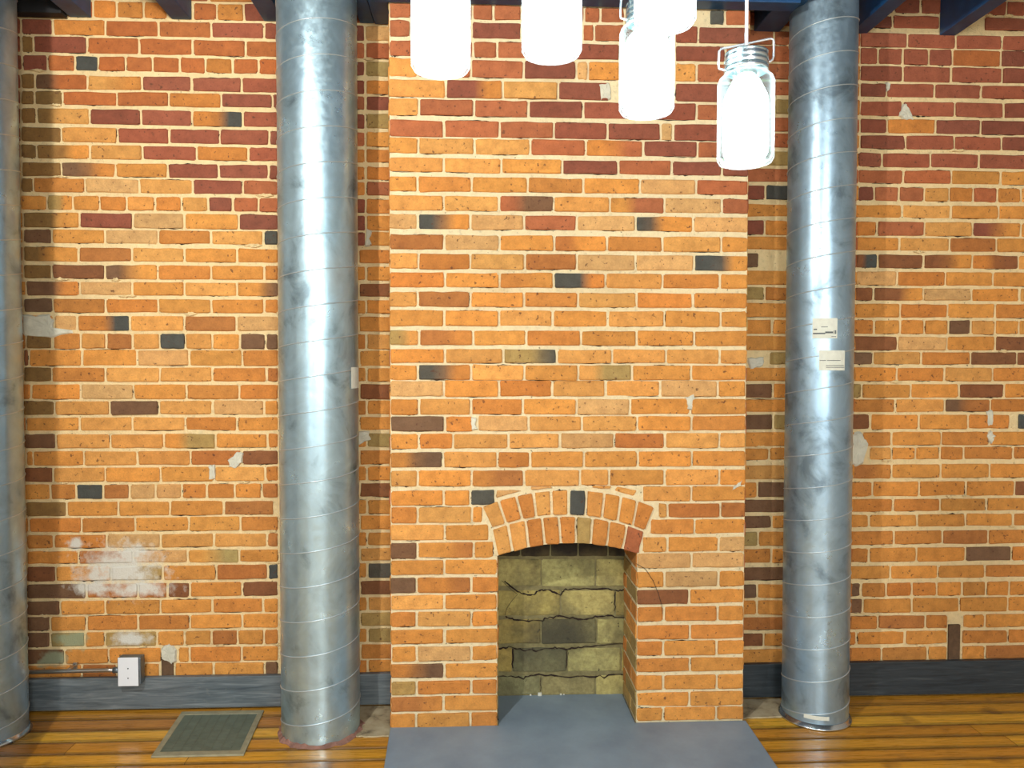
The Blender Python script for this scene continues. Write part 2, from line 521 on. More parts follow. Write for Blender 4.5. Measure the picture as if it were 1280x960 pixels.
for _ in range(70):      # small mortar smears lying over the brick edges
    u = rnd.uniform(XL+.8, XR-.8)
    if CHL-.02 < u < CHR+.02: continue
    zr = rnd.choice(ZL if u < CHL else ZR); v = zr[0]-.004
    a, b = rnd.uniform(.012, .04), rnd.uniform(.004, .008)
    wall.patch([(u-a, v), (u-a*.3, v+b), (u+a*.6, v+b*.8), (u+a, v), (u+a*.4, v-b), (u-a*.6, v-b*.7)], .0085, 1)
wall_o = wall.build('wall_back', MATS_W)
tag(wall_o, 'old orange and red brick wall with pale mortar behind the ducts', 'wall', kind='structure')
M['oldwood'] = simple('weathered_wood_block', (112,84,58), .85, 0, .7, 40, .3, .4, 60)
for nm, pts in (('wood_block', (203, 822, 217, 846)), ('wood_block', (1184, 780, 1199, 825))):
    a = onY(pts[0], pts[3]); b = onY(pts[2], pts[1])
    bm = bmesh.new(); bx(bm, a.x, b.x, -.010, .05, a.z, b.z)
    o = obj(nm, bm, M['oldwood'], wall_o, bevel=.002)
    o['label'] = 'dark wooden block set in the brickwork'

# ------------------------------------------------------------------ fireplace
fp = empty('brick_fireplace', (0, YC, 0), 'projecting brick chimney breast with arched fireplace opening and grey hearth', 'fireplace')
OFF = fp.location.copy()
OL = (onY(621.5, 700, YC).x+onY(621.5, 900, YC).x)/2        # opening left / right
OR = (onY(795, 720, YC).x+onY(797, 895, YC).x)/2
ch = Bricks(Wm(YC))
K1 = '''
-38 12: 20r 200r 380r 560r 740r 920r 1100r 1165
25 70: 20r 90r 283r 350r 440r 640r 692r 770r 860r 975m 1040d 1090r 1165
80 130: 20r 85r 280R 440r 635r 672r 770r 930R 1005R 1165
142 190: 20r 120r 285r 362r 540R 755R 930R 1092r 1165
200 255: 22y 108r 278r 447R 615p 652o 755y 930y 1000r 1165
265 320: 22y 198RO 380y 557R 722m 755R 930R 1165
328 378: 22y 112r 288r 462R 637R 800R 1000r 1165
393 445: 20r 192r 370r 543R 715R 885p 925R 1165
450 498: 25o 110y 290y 468r 645Or 830R 1003r 1165
'''
K2 = '''
0 48: 25y 208y 408o 620R 815r 1000R 1175R 1265
65 115: 25o 117O 305o 500O 693o 890p 1085r 1265
130 180: 25y 208y 400rb 590y 785or 975p 1175r 1265
195 245: 25p 118do 300p 487r 670p 875do 1075p 1265
265 315: 25r 210p 402o 592ro 775O 968y 1172o 1262
330 382: 25y 120O 300y 490r 670p 875p 1078do 1262
395 445: 25O 212o 402Oo 590dO 770y 968O 1168o 1262
462 512: 25y 118r 300o 487O 675y 878O 1075o 1262
525 578: 25o 210o 400y 587o 778y 975o 1170o 1260
'''
K3 = '''
38 88: 28gy 122rO 310o 495O 685o 878o 1078o 1258
103 150: 28o 212y 415gn 600y 793y 980y 1167y 1258
158 208: 28o 118nO 303y 488o 675yg 862o 1068o 1258
212 265: 28p 208o 400O 585y 770y 960p 1160o 1256
275 328: 28o 122y 303O 483o 670p 855o 1065o 1256
335 385: 28b 212O 312m 325p 503y 688y 880o 1068O 1255
395 445: 28o 122O 240y 433y 612p 800r 977y 1165y 1254
458 510: 28Ob 205y 395O 508o 695o 882o 1070o 1254
522 575: 28y 118o 305Or 487y 682y 782o 975y 1165o 1254
'''
K3b = '''
590 640: 28o 208o 300n 388
590 640: 830m 897y 1068o 1250
'''
# px courses flanking the arch: (y0, y1, tokens) in photograph pixels
KPX = '''
634 653: 488O 522y 590o 604
629 646: 816m 822y 834r 900r 930
656 675: 488y 556o 612
649 667: 812O 868o 929
678 697: 488b 522or 592o 618
671 689: 802y 834o 898p 929
'''
K4 = '''
50 92: 70o 235o 398
103 148: 70b 150Or 318O 398
157 200: 70y 235o 398
208 252: 70O 150y 318o 398
262 305: 70o 235o 398
315 358: 70o 150p 318o 398
368 410: 70Ob 235o 398
420 460: 70g 150O 318O 398
468 512: 70rO 232o 398
520 565: 70o 148o 315O 398
'''
K5 = '''
28 72: 828p 995p 1152
85 130: 810o 912p 1078o 1152
140 182: 825R 988o 1150
192 235: 808O 910O 1075o 1150
248 290: 825O 990O 1150
298 340: 808O 908o 1072o 1150
350 390: 825O 990o 1148
402 445: 808o 908o 1072o 1148
455 497: 825o 988o 1148
502 540: 808o 908o 1070o 1148
'''
lay(ch, parse(K1), 2.56, 480, 0, 640, YC, CHL, CHR)
lay(ch, parse(K2), 1280/460, 480, 200, 640, YC, CHL, CHR)
lay(ch, parse(K3), 1280/460, 480, 400, 640, YC, CHL, CHR)
k3b = parse(K3b)
lay(ch, k3b[:1], 1280/460, 480, 400, 640, YC, CHL, None)
lay(ch, k3b[1:], 1280/460, 480, 397, 640, YC, None, CHR)
kp = parse(KPX)
lay(ch, kp[0::2], 1, 0, 0, 550, YC, CHL, None); lay(ch, kp[1::2], 1, 0, 0, 870, YC, None, CHR)
zl = lay(ch, parse(K4), 1280/520, 460, 680, 235, YC, CHL, OL)
zr_ = lay(ch, parse(K5), 1280/520, 460, 680, 985, YC, OR, CHR)
# slivers of brick tucked over the arch shoulders
def pxq(B, pts, code, yp, **k):
    B.brick([(onY(x, y, yp).x, onY(x, y, yp).z) for x, y in pts], code, **k)
for pts, c in (([(620,622),(652,613.5),(640,612),(621,613)], 'p'), ([(664,612),(690,609.5),(688,607.5),(664,608)], 'p'),
               ([(768,613),(792,620),(796,613),(772,608)], 'y'), ([(740,609),(762,611),(764,607.5),(742,606.5)], 'y')):
    pxq(ch, pts, c, YC, crack=0)
# arch profile (photograph pixels, zoom J)
J = lambda x, y: (560+x/3.2, 580+y/3.2)
def arc3(p0, p1, p2):
    (ax, ay), (bx_, by), (cx, cy) = p0, p1, p2
    d = 2*(ax*(by-cy)+bx_*(cy-ay)+cx*(ay-by))
    ux = ((ax*ax+ay*ay)*(by-cy)+(bx_*bx_+by*by)*(cy-ay)+(cx*cx+cy*cy)*(ay-by))/d
    uy = ((ax*ax+ay*ay)*(cx-bx_)+(bx_*bx_+by*by)*(ax-cx)+(cx*cx+cy*cy)*(bx_-ax))/d
    r = math.hypot(ax-ux, ay-uy)
    return lambda x: uy-math.sqrt(max(0, r*r-(x-ux)**2))
top_, mid_, bot_ = arc3((135,170), (510,103), (825,170)), arc3((172,260), (515,207), (788,268)), arc3((195,368), (512,316), (768,360))
ox_t = [135,203,272,342,412,484,553,625,692,757,825]; ox_m = [172,232,297,352,415,482,550,615,678,738,790]
in_m = [174,240,310,375,443,512,578,645,715,785]; in_b = [197,258,322,388,450,511,570,634,697,764]
for i, c in enumerate('yOOyydyooO'):
    g = 5.5; ta, tb, ma, mb = ox_t[i]+g, ox_t[i+1]-g, ox_m[i]+g, ox_m[i+1]-g
    pxq(ch, [J(ma, mid_(ma)-5), J(mb, mid_(mb)-5), J(tb, top_(tb)+3), J(ta, top_(ta)+3)], c, YC, h=.009)
for i, c in enumerate('yyOOOgOOr'):
    g = 5; ta, tb, ma, mb = in_m[i]+g, in_m[i+1]-g, in_b[i]+g, in_b[i+1]-g
    pxq(ch, [J(ma, bot_(ma)), J(mb, bot_(mb)), J(tb, mid_(tb)+5), J(ta, mid_(ta)+5)], c, YC, h=.009)
# mortar faces of the breast: piers, the field over the arch, cheeks
TOPZ = CEIL+.05; BOT = -.01
def fr(u, v): return (u, YC, v)
N = 24; arcp = []
for i in range(N+1):
    u = OL+(OR-OL)*i/N
    # pixel x for this u at arch height -> arch z
    px = 621.5+(795-621.5)*i/N
    p = onY(px, 580+bot_((px-560)*3.2)/3.2, YC); arcp.append((u, p.z))
ch.quad3([fr(CHL, BOT), fr(OL, BOT), fr(OL, TOPZ), fr(CHL, TOPZ)])
ch.quad3([fr(OR, BOT), fr(CHR, BOT), fr(CHR, TOPZ), fr(OR, TOPZ)])
for (u0, v0), (u1, v1) in zip(arcp, arcp[1:]):
    ch.quad3([fr(u0, v0), fr(u1, v1), fr(u1, TOPZ), fr(u0, TOPZ)])
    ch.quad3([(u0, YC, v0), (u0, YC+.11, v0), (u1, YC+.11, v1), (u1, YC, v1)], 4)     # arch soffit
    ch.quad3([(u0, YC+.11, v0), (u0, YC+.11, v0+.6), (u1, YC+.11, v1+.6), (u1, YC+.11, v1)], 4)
ch.quad3([(CHL, YC, BOT), (CHL, YC, TOPZ), (CHL, .02, TOPZ), (CHL, .02, BOT)])
ch.quad3([(CHR, YC, BOT), (CHR, .02, BOT), (CHR, .02, TOPZ), (CHR, YC, TOPZ)])
ch.quad3([(OL, YC, BOT), (OL, YB+.05, BOT), (OL, YB+.05, 1.35), (OL, YC, 1.35)])
ch.quad3([(OR, YC, BOT), (OR, YC, 1.35), (OR, YB+.05, 1.35), (OR, YB+.05, BOT)])
# bricks of the outer cheeks and of the reveals
mL = lambda u, v, d: (CHL-d*.6, u, v); mR = lambda u, v, d: (CHR+d*.6, u, v)
rL = lambda u, v, d: (OL+d*.6, u, v); rR = lambda u, v, d: (OR-d*.6, u, v)
z = .012; i = 0
while z < CEIL:
    a = YC; cuts = [a, a+.105, 0] if i % 2 else [a, -.005 if abs(YC) < .24 else a+.205, 0]
    for m in (mL, mR):
        for p, q in zip(cuts, cuts[1:]):
            if q-p > .02: ch.brick([(p+.002, z), (q-.004, z), (q-.004, z+.056), (p+.002, z+.056)], rnd.choice('oOorg'), mp=m, crack=0)
    z += .0675; i += 1
for zz, m in ((zl, rL), (zr_, rR)):
    for i, (z0, z1) in enumerate(zz):
        cuts = [YC+.001, YC+.10, YB] if i % 2 else [YC+.001, YC+.2, YB]
        for p, q in zip(cuts, cuts[1:]):
            if q-p > .015: ch.brick([(p+.003, z0), (q-.004, z0), (q-.004, z1), (p+.003, z1)], rnd.choice('ogOg'), mp=m, crack=.3)
pxpatch([(916,608),(927,600),(925,606),(914,613)], YC, ch, .010)
pxpatch([(588,521),(596,523),(594,532),(598,537),(590,537)], YC, ch, .010)
pxpatch([(857,498),(866,491),(872,505),(867,514),(859,512)], YC, ch, .009)
pxpatch([(748,105),(762,104),(764,124),(750,126)], YC, ch, .008)
for _ in range(70):
    u = rnd.uniform(CHL+.05, CHR-.05); zq = rnd.uniform(.95, 2.7)
    v = zq; a, b = rnd.uniform(.008, .02), rnd.uniform(.003, .006)
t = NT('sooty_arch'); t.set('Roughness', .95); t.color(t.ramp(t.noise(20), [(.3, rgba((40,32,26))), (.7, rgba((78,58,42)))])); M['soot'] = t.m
breast = ch.build('chimney_breast', [M['brick_ch'], M['mortar_ch'], M['void'], M['plaster'], M['soot']], fp, OFF)

# firebox lining
t = NT('fire_block'); t.set('Roughness', .92)
a = t.n.new('ShaderNodeVertexColor'); a.layer_name = 'Col'
n1 = t.noise(9, 5, .6); n2 = t.noise(60, 4, .6)
c = t.mix(1.0, a.outputs[0], t.ramp(n2, [(.3, (.72,.70,.66)), (.65, (1.08,1.08,1.05))]), 'MULTIPLY')
c = t.mix(t.val(n1, .46, .68, 0, .55), c, rgba((92,84,58)))
c = t.mix(t.val(t.noise(45, 2), .70, .75, 0, .8), c, rgba((50,42,30)))
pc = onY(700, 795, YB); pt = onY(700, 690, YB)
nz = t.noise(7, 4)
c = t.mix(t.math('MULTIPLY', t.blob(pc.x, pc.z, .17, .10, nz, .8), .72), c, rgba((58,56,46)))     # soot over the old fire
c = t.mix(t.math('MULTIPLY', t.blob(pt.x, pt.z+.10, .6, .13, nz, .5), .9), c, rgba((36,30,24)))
t.color(c); t.bump(t.math('ADD', n2, n1), .7, .006); M['block'] = t.m
M['block_m'] = simple('block_joint', (150,140,96), .95, 0, .7, 40, .25, .6, 80)
PAL.update({'1': (188,176,112), '2': (178,160,92), '3': (118,112,78), '4': (150,142,98), '5': (88,78,50)})
fb = Bricks(Wm(YB))
fb.box3(OL-.05, OR+.05, YB, YB+.05, -.01, 1.35, 1)
fb.quad3([(OL, YB, 1.34), (OR, YB, 1.34), (OR, YC+.11, 1.34), (OL, YC+.11, 1.34)], 2)
rows = '''
300 368: 195 5 290 5 410 5 520 5 640 5 740
380 488: 190 1 372 1 590 1 725
505 605: 190 2 450 1 668 2 725
620 716: 190 2 372 3 594 1 725
735 828: 190 2 258 3 475 1 692 2 725
845 922: 190 4 370 4 590 1 725
'''
for ln in rows.strip().splitlines():
    h, b = ln.split(':'); y0, y1 = [float(v) for v in h.split()]; v = b.split()
    for k in range(0, len(v)-2, 2):
        xa, xb = float(v[k])+3, float(v[k+2])-3
        q = [J(xa, y1), J(xb, y1), J(xb, y0), J(xa, y0)]
        P = [onY(*p, YB) for p in q]; z0 = (P[0].z+P[1].z)/2; z1 = (P[2].z+P[3].z)/2
        fb.brick([(P[0].x, z0), (P[1].x, z0), (P[2].x, z1), (P[3].x, z1)], v[k+1], h=.004, crack=0, k=.92)
def crackline(pts, w=.0032):
    Q = []
    for (xa, ya), (xb, yb) in zip(pts, pts[1:]):
        for k in range(6):
            s = k/6; Q.append((xa+(xb-xa)*s+rnd.gauss(0, 1.5), ya+(yb-ya)*s+rnd.gauss(0, 2.2)))
    V = []
    for i, p in enumerate(Q):
        w_ = w*(.35+.9*rnd.random()); q = onY(*J(*p), YB)
        d = Vector(Q[min(i+1, len(Q)-1)])-Vector(Q[max(i-1, 0)]); d.normalize()
        nx, nz_ = d.y, d.x
        V += [(q.x-nx*w_, YB-.0075, q.z-nz_*w_), (q.x+nx*w_, YB-.0075, q.z+nz_*w_)]
    fb.add(V, [(2*i, 2*i+2, 2*i+3, 2*i+1) for i in range(len(Q)-1)], [(1,1,1)]*len(V), 2)
crackline([(225,465),(275,508),(330,526),(365,505),(400,500),(450,522),(462,503),(500,496),(640,497),(680,505),(722,500)])
crackline([(230,608),(260,622),(380,623),(388,612),(450,606),(520,621),(590,610),(640,605),(722,615)])
crackline([(205,736),(255,730),(300,742),(350,745),(420,733),(470,741),(520,730),(600,723),(722,716)])
crackline([(205,845),(300,851),(360,836),(440,845),(590,850),(690,835),(716,842)])
crackline([(258,735),(258,832)]); crackline([(475,742),(475,826)], .002); crackline([(668,510),(664,600)], .002); crackline([(370,850),(368,912)], .0018)
lining = fb.build('firebox_lining', [M['block'], M['block_m'], M['void']], fp, OFF)
# hearth slab
t = NT('slate_hearth'); t.set('Roughness', .55)
n1 = t.noise(3.5, 5, .6); n2 = t.noise(60, 4)
c = t.ramp(n1, [(.3, rgba((118,136,152), 1.0)), (.7, rgba((138,156,170), 1.1))])
c = t.mix(t.val(n2, .55, .8, 0, .25), c, rgba((150,156,156), .8)); t.color(c)
t.bump(n2, .25, .002); M['hearth'] = t.m
hl = onZ(484, 925, SLAB); hlb = onZ(487.5, 911, SLAB); hr = onZ(973, 960, SLAB); hrb = onZ(931, 899, SLAB)
def ext(p, q, y):   # continue the seen edge towards the room
    s = (y-p.y)/(q.y-p.y); return p.x+(q.x-p.x)*s
yF = YC-.62
xl = ext(hlb, onZ(480, 958, SLAB), yF); xr = ext(hrb, hr, yF)
bm = bmesh.new()
out = [(CHL-.004, YC-.004), (xl, yF), (xr, yF), (hrb.x, YC-.004), (OR-.006, YC-.004), (OR-.006, YB+.0), (OL+.006, YB), (OL+.006, YC-.004)]
lo = [bm.verts.new((x, y, -.01)) for x, y in out]; hi = [bm.verts.new((x, y, SLAB)) for x, y in out]
bm.faces.new(hi); bm.faces.new(lo[::-1])
for i in range(len(out)): bm.faces.new((lo[i], lo[(i+1) % len(out)], hi[(i+1) % len(out)], hi[i]))
obj('hearth_slab', bm, M['hearth'], fp, bevel=.003)['label'] = 'blue-grey slate hearth slab'
M['wire'] = simple('black_wire', (30,26,22), .6)
for pts in ([(215,466),(245,495),(278,522),(255,548),(236,576),(228,604)], ):
    bm = bmesh.new(); tube(bm, [onY(*J(*p), YB-.012) for p in pts], .0009, 6); obj('wire', bm, M['wire'], fp)
bm = bmesh.new(); tube(bm, [onY(*J(*p), YC-.011) for p in [(752,398),(790,420),(822,470),(842,520),(855,565),(858,600)]], .0009, 6); obj('wire', bm, M['wire'], fp)
bm = bmesh.new()
for (x, y, s) in ((366,920,9), (330,925,4), (450,918,4), (463,921,3)):
    p = onZ(*J(x, y), SLAB); s *= .0009
    bx(bm, p.x-s, p.x+s, min(p.y, YB-.004)-s, min(p.y, YB-.004)+s, SLAB-.001, SLAB+s*1.5)
obj('mortar_crumb', bm, M['plaster'], fp)['kind'] = 'stuff'

# ------------------------------------------------------------------ floor
t = NT('varnished_planks'); t.set('Roughness', .3).set('Coat Weight', .5).set('Coat Roughness', .12)
a = t.n.new('ShaderNodeVertexColor'); a.layer_name = 'Col'
g1 = t.noise(6, 6, .65, src=t.mapping((.6, 9, 1)), dist=.6); g2 = t.noise(30, 4, .6, src=t.mapping((.35, 7, 1)))
c = t.mix(1.0, a.outputs[0], t.ramp(g1, [(.3, (.62,.56,.45)), (.5, (.98,.96,.95)), (.72, (1.15,1.12,1.05))]), 'MULTIPLY')
c = t.mix(1.0, c, t.ramp(g2, [(.3, (.72,.68,.62)), (.6, (1.03,1.03,1.03))]), 'MULTIPLY')
c = t.mix(t.val(t.noise(5, 3), .60, .70, 0, .55), c, rgba((86,54,24)))
t.color(c); t.lk(t.val(g2, .3, .7, .22, .42), t.b.inputs['Roughness']); t.bump(g2, .2, .002); M['floor'] = t.m
M['gap'] = simple('plank_gap', (48,30,16), .9)
PAL.update({'f': (238,184,58), 'F': (226,166,48), 'h': (212,150,46), 'H': (190,130,42), 'G': (158,146,118)})
fl = Bricks(lambda u, v, d: (u, v, d))
fl.box3(XL-.1, XR+.1, YF-.1, .1, -.06, -.012, 1)
PW = .088; y = -.005; row = 0
def plank(x0, x1, y0, y1, code):
    c0 = lin(PAL[code]); m = 1.0*rnd.uniform(.88, 1.08)
    ed = tuple(v*m*.33 for v in c0); ce = tuple(v*m for v in c0); e = .016; g = .0032
    ys = [y0+g, y0+g+.003, y0+g+e, (y0+y1)/2, y1-g-e, y1-g-.003, y1-g]; zs = [-.0035, -.0006, 0, 0, 0, -.0006, -.0035]
    cs = [ed, tuple(v*1.25 for v in ed), ce, ce, ce, tuple(v*1.25 for v in ed), ed]
    V = []; CO = []
    for X in (x0+.001, x1-.001):
        for yy, zz, cc in zip(ys, zs, cs): V.append((X, yy, zz)); CO.append(cc)
    n = 7; FA = [(i, i+1, n+i+1, n+i) for i in range(n-1)]
    b = len(V); V += [(x0+.001, ys[0], -.013), (x0+.001, ys[-1], -.013), (x1-.001, ys[0], -.013), (x1-.001, ys[-1], -.013)]; CO += [ed]*4
    FA += [(0, b, b+2, n), (n-1, n+n-1, b+3, b+1)]
    fl.add(V, FA, CO, 0)
while y > YF:
    w = PW*rnd.uniform(.93, 1.07)
    x = XL-rnd.uniform(0, 2)
    while x < XR:
        L = rnd.uniform(2.2, 4.2)
        plank(max(x, XL-.05), min(x+L, XR+.05), y-w, y, rnd.choice('fffFFhH') if row > 0 else 'h')
        x += L
    y -= w; row += 1
# unfinished grey boards left against the chimney's sides
def slab(x0, x1, y0, y1, h=.0035):
    V = []; n = 14
    for k in range(n):
        s = k/(n-1); V.append((x0+(x1-x0)*s, y0+rnd.gauss(0, .004), h))
    top = [(p[0], y1, h) for p in V]
    b = len(V); fl.add(V+top, [(i, i+1, b+i+1, b+i) for i in range(n-1)], [tuple(v*.6 for v in lin(PAL['G']))]*(2*n), 2)
    fl.add([(p[0], p[1]-.004, -.006) for p in V]+V, [(i, i+1, n+i+1, n+i) for i in range(n-1)], [tuple(v*.4 for v in lin(PAL['G']))]*(2*n), 2)
t = NT('bare_grey_board'); t.set('Roughness', .9)
n1 = t.noise(14, 5, .6); c = t.ramp(n1, [(.3, rgba((104,92,70), .8)), (.46, rgba((176,160,126), .9)), (.75, rgba((200,188,156), .9))]); t.color(c); t.bump(t.noise(50), .4, .003); M['bare'] = t.m
slab(onZ(438, 900).x, CHL-.002, onZ(460, 921).y, -.03)
slab(CHR+.002, onZ(984, 885).x, onZ(960, 897).y, -.03)
floor = fl.build('floor', [M['floor'], M['gap'], M['bare']])
tag(floor, 'varnished golden brown plank floor with dark gaps', 'floor', kind='structure')

# ------------------------------------------------------------------ baseboards
t = NT('grey_painted_timber'); t.set('Roughness', .5)
g = t.noise(5, 6, .6, src=t.mapping((1, 1, 14)), dist=.8); n2 = t.noise(40, 4)
c = t.ramp(g, [(.3, rgba((74,84,90), .9)), (.55, rgba((108,118,122), .9)), (.75, rgba((140,148,150), .9))])
c = t.mix(t.val(n2, .62, .75, 0, .35), c, rgba((138,140,134), .8)); t.color(c); t.bump(g, .25, .003); M['base'] = t.m
t = NT('dark_painted_timber'); t.set('Roughness', .5)
g = t.noise(5, 6, .6, src=t.mapping((1, 1, 14)), dist=.8)
t.color(t.ramp(g, [(.3, rgba((36,44,50), .75)), (.6, rgba((60,70,76), .75)), (.8, rgba((88,96,98), .75))])); t.bump(g, .25, .003); M['base2'] = t.m
zbL = onY(200, 847, -BB_T).z; zbR = onY(1165, 827, -BB_T).z
for nm, x0, x1, zt, mat, lab in (('baseboard_left', XL, CHL-.004, zbL, 'base', 'grey painted timber baseboard left of the fireplace'),
                            ('baseboard_right', CHR+.004, XR, zbR, 'base2', 'dark slate painted timber baseboard right of the fireplace')):
    bm = bmesh.new(); n = 40
    for sgn in (0,):
        bx(bm, x0, x1, -BB_T, -.0085, .009, zt)
    o = obj(nm, bm, M[mat], bevel=.003); tag(o, lab, 'baseboard', kind='structure')

# ------------------------------------------------------------------ spiral ducts
def galv(name, base=(178,206,218), seed=0.0):
    t = NT(name); t.set('Metallic', .85)
    mp = t.mapping((1, 1, 1), (seed, seed*.7, 0))
    n1 = t.noise(7, 5, .6, src=mp, dist=.5); n2 = t.noise(45, 3, .55, src=mp); n3 = t.noise(3, 3, .5, src=t.mapping((1.5, 1.5, .6), (seed, 1, 2)))
    v = t.n.new('ShaderNodeTexVoronoi'); v.inputs['Scale'].default_value = 60; t.lk(mp, v.inputs['Vector'])
    c = t.ramp(n1, [(.30, rgba(base, .45)), (.44, rgba(base, .86)), (.56, rgba(base, 1.0)), (.70, rgba(base, 1.2))])
    c = t.mix(t.val(n2, .62, .75, 0, .3), c, rgba((188,196,196)))
    c = t.mix(t.val(n3, .60, .72, 0, .45), c, rgba((132,124,108)))
    t.color(c)
    r = t.math('ADD', t.val(n1, .3, .7, .38, .24), t.val(n2, .4, .7, 0, .12))
    t.lk(t.math('ADD', r, t.val(n3, .58, .72, 0, .25)), t.b.inputs['Roughness'])
    t.lk(t.val(n3, .58, .72, .76, .5), t.b.inputs['Metallic'])
    t.bump(t.math('ADD', n1, t.math('MULTIPLY', v.outputs['Distance'], .15)), .10, .006)
    return t.m
M['galv'] = galv('galvanised_steel'); M['galv2'] = galv('galvanised_steel_worn', (168,196,214), 3.3)
M['seam'] = simple('lock_seam', (196,210,216), .4, .7)
M['shiny'] = simple('bright_steel', (205,212,214), .2, .95)
M['paper'] = simple('paper_sticker', (232,236,222), .8, 0, .85, 60, .06)
M['print'] = simple('faded_print', (92,98,100), .8)
def duct(px0, px1, py, ypl, pitch, phase, label, mat):
    """px0..px1: silhouette at picture height py; ypl: distance of the axis in front of the wall"""
    a = onY(px0, py, ypl); b = onY(px1, py, ypl); cx = (a.x+b.x)/2
    r = (b.x-a.x)/2*math.cos(math.atan2(abs(cx), D))
    o = empty('spiral_duct', (cx, ypl, 0), label, 'duct')
    bm = bmesh.new(); lathe(bm, (cx, ypl, 0), [(r, 0), (r, CEIL)], 72)
    body = obj('duct_body', bm, mat, o, smooth=True)
    bm = bmesh.new(); pts = []; n = int(CEIL/pitch*40)
    for i in range(n+1):
        th = 2*PI*i/40+phase; zz = pitch*i/40
        pts.append((cx+(r+.0004)*math.cos(th), ypl+(r+.0004)*math.sin(th), min(zz, CEIL)))
    tube(bm, pts, .0024, 6); obj('spiral_seam', bm, M['seam'], o, smooth=True)
    return o, cx, r
YD = -.215
# helix rises to the right across the front (angle -pi/2 is the front)
du, c2, r2 = duct(349, 448.5, 480, YD, .130, 0.55, 'wide galvanised spiral duct standing beside the floor register, left of the fireplace', M['galv'])
dl, c1, r1 = duct(-72, 29.5, 480, YD, .130, 2.4, 'galvanised spiral duct farthest from the fireplace with a conduit running behind it', M['galv2'])
dr, c3, r3 = duct(981, 1066, 480, -.185, .128, 1.4, 'narrower galvanised spiral duct with two white stickers, right of the fireplace', M['galv2'])
def sticker(d, cx, r, ypl, pxa, pya, pxb, pyb, lines):
    def hit(px, py):
        dv = ray(px, py); A = dv.x**2+dv.y**2; ox, oy = CAM.x-cx, CAM.y-ypl
        Bq = dv.x*ox+dv.y*oy; Cq = ox*ox+oy*oy-r*r; s = (-Bq-math.sqrt(max(0, Bq*Bq-A*Cq)))/A
        p = CAM+dv*s; return math.atan2(p.y-ypl, p.x-cx), p.z
    def band(bm, ta, tb, za, zb, rr):
        n = 8; A = [bm.verts.new((cx+rr*math.cos(ta+(tb-ta)*i/n), ypl+rr*math.sin(ta+(tb-ta)*i/n), za)) for i in range(n+1)]
        B = [bm.verts.new((v.co.x, v.co.y, zb)) for v in A]
        for i in range(n): bm.faces.new((A[i], A[i+1], B[i+1], B[i]))
    t0, z1 = hit(pxa, pya); t1, z0 = hit(pxb, pyb)
    bm = bmesh.new(); band(bm, t0, t1, z0, z1, r+.0030)
    s = obj('sticker', bm, M['paper'], d)
    if lines:
        bm = bmesh.new()
        for a, b, c, e in lines:
            band(bm, t0+(t1-t0)*a, t0+(t1-t0)*b, z1+(z0-z1)*c, z1+(z0-z1)*e, r+.0034)
        obj('print_lines', bm, M['print'], s)
    return s
Ls = [(.05,.18,.52,.58), (.34,.60,.42,.45), (.02,.5,.72,.79), (.5,.82,.66,.75), (.85,.88,.6,.78), (.90,.95,.6,.78), (.75,.95,.9,.93)]
sticker(dr, c3, r3, -.185, 1016, 398, 1046, 423, Ls)
sticker(dr, c3, r3, -.185, 1024, 438, 1055, 463, [(.02,.25,.49,.52), (.28,.8,.49,.52), (.25,.95,.74,.77), (.25,.98,.83,.86)])
sticker(du, c2, r2, YD, 438, 459, 447.5, 485, [])
# feet of the ducts
bm = bmesh.new(); lathe(bm, (c3, -.185, 0), [(r3+.001, .022), (r3+.004, .022), (r3+.005, .010), (r3+.011, .008), (r3+.012, .001), (r3+.001, .001)], 72)
obj('base_collar', bm, M['shiny'], dr, smooth=True)
bm = bmesh.new(); n = 8
for i in range(n+1): pass
th = [-2.30+.72*i/10 for i in range(11)]
A = [bm.verts.new((c3+(r3+.004)*math.cos(a), -.185+(r3+.004)*math.sin(a), .040)) for a in th]
B = [bm.verts.new((v.co.x, v.co.y, .056)) for v in A]
for i in range(10): bm.faces.new((A[i], A[i+1], B[i+1], B[i]))
obj('label_strip', bm, M['paper'], dr)
bm = bmesh.new(); lathe(bm, (c1, YD, 0), [(r1+.001, .02), (r1+.004, .018), (r1+.006, .008), (r1+.012, .001), (r1+.001, .001)], 72)
obj('base_collar', bm, M['shiny'], dl, smooth=True)
M['debris'] = simple('pink_plaster_debris', (158,116,100), .95, 0, .75, 25, .35, .8, 60)
bm = bmesh.new(); n = 60; R0, R1, R2 = [], [], []
for k in range(n):
    a = 2*PI*k/n; w = .006+.014*abs(math.sin(a*2.5+1))*rnd.random()+.006*rnd.random(); hh = .006+.012*rnd.random()
    if math.sin(a) > .4: w *= .3
    ca, sa = math.cos(a), math.sin(a)
    R0.append(bm.verts.new((c2+(r2+.0005)*ca, YD+(r2+.0005)*sa, hh)))
    R1.append(bm.verts.new((c2+(r2+w*.6)*ca, YD+(r2+w*.6)*sa, hh*.6))); R2.append(bm.verts.new((c2+(r2+w*1.25)*ca, YD+(r2+w*1.25)*sa, .0005)))
for k in range(n):
    q = (k+1) % n; bm.faces.new((R0[k], R0[q], R1[q], R1[k])); bm.faces.new((R1[k], R1[q], R2[q], R2[k]))
obj('plaster_rim', bm, M['debris'], du)['label'] = 'crumbled pinkish plaster around the foot'

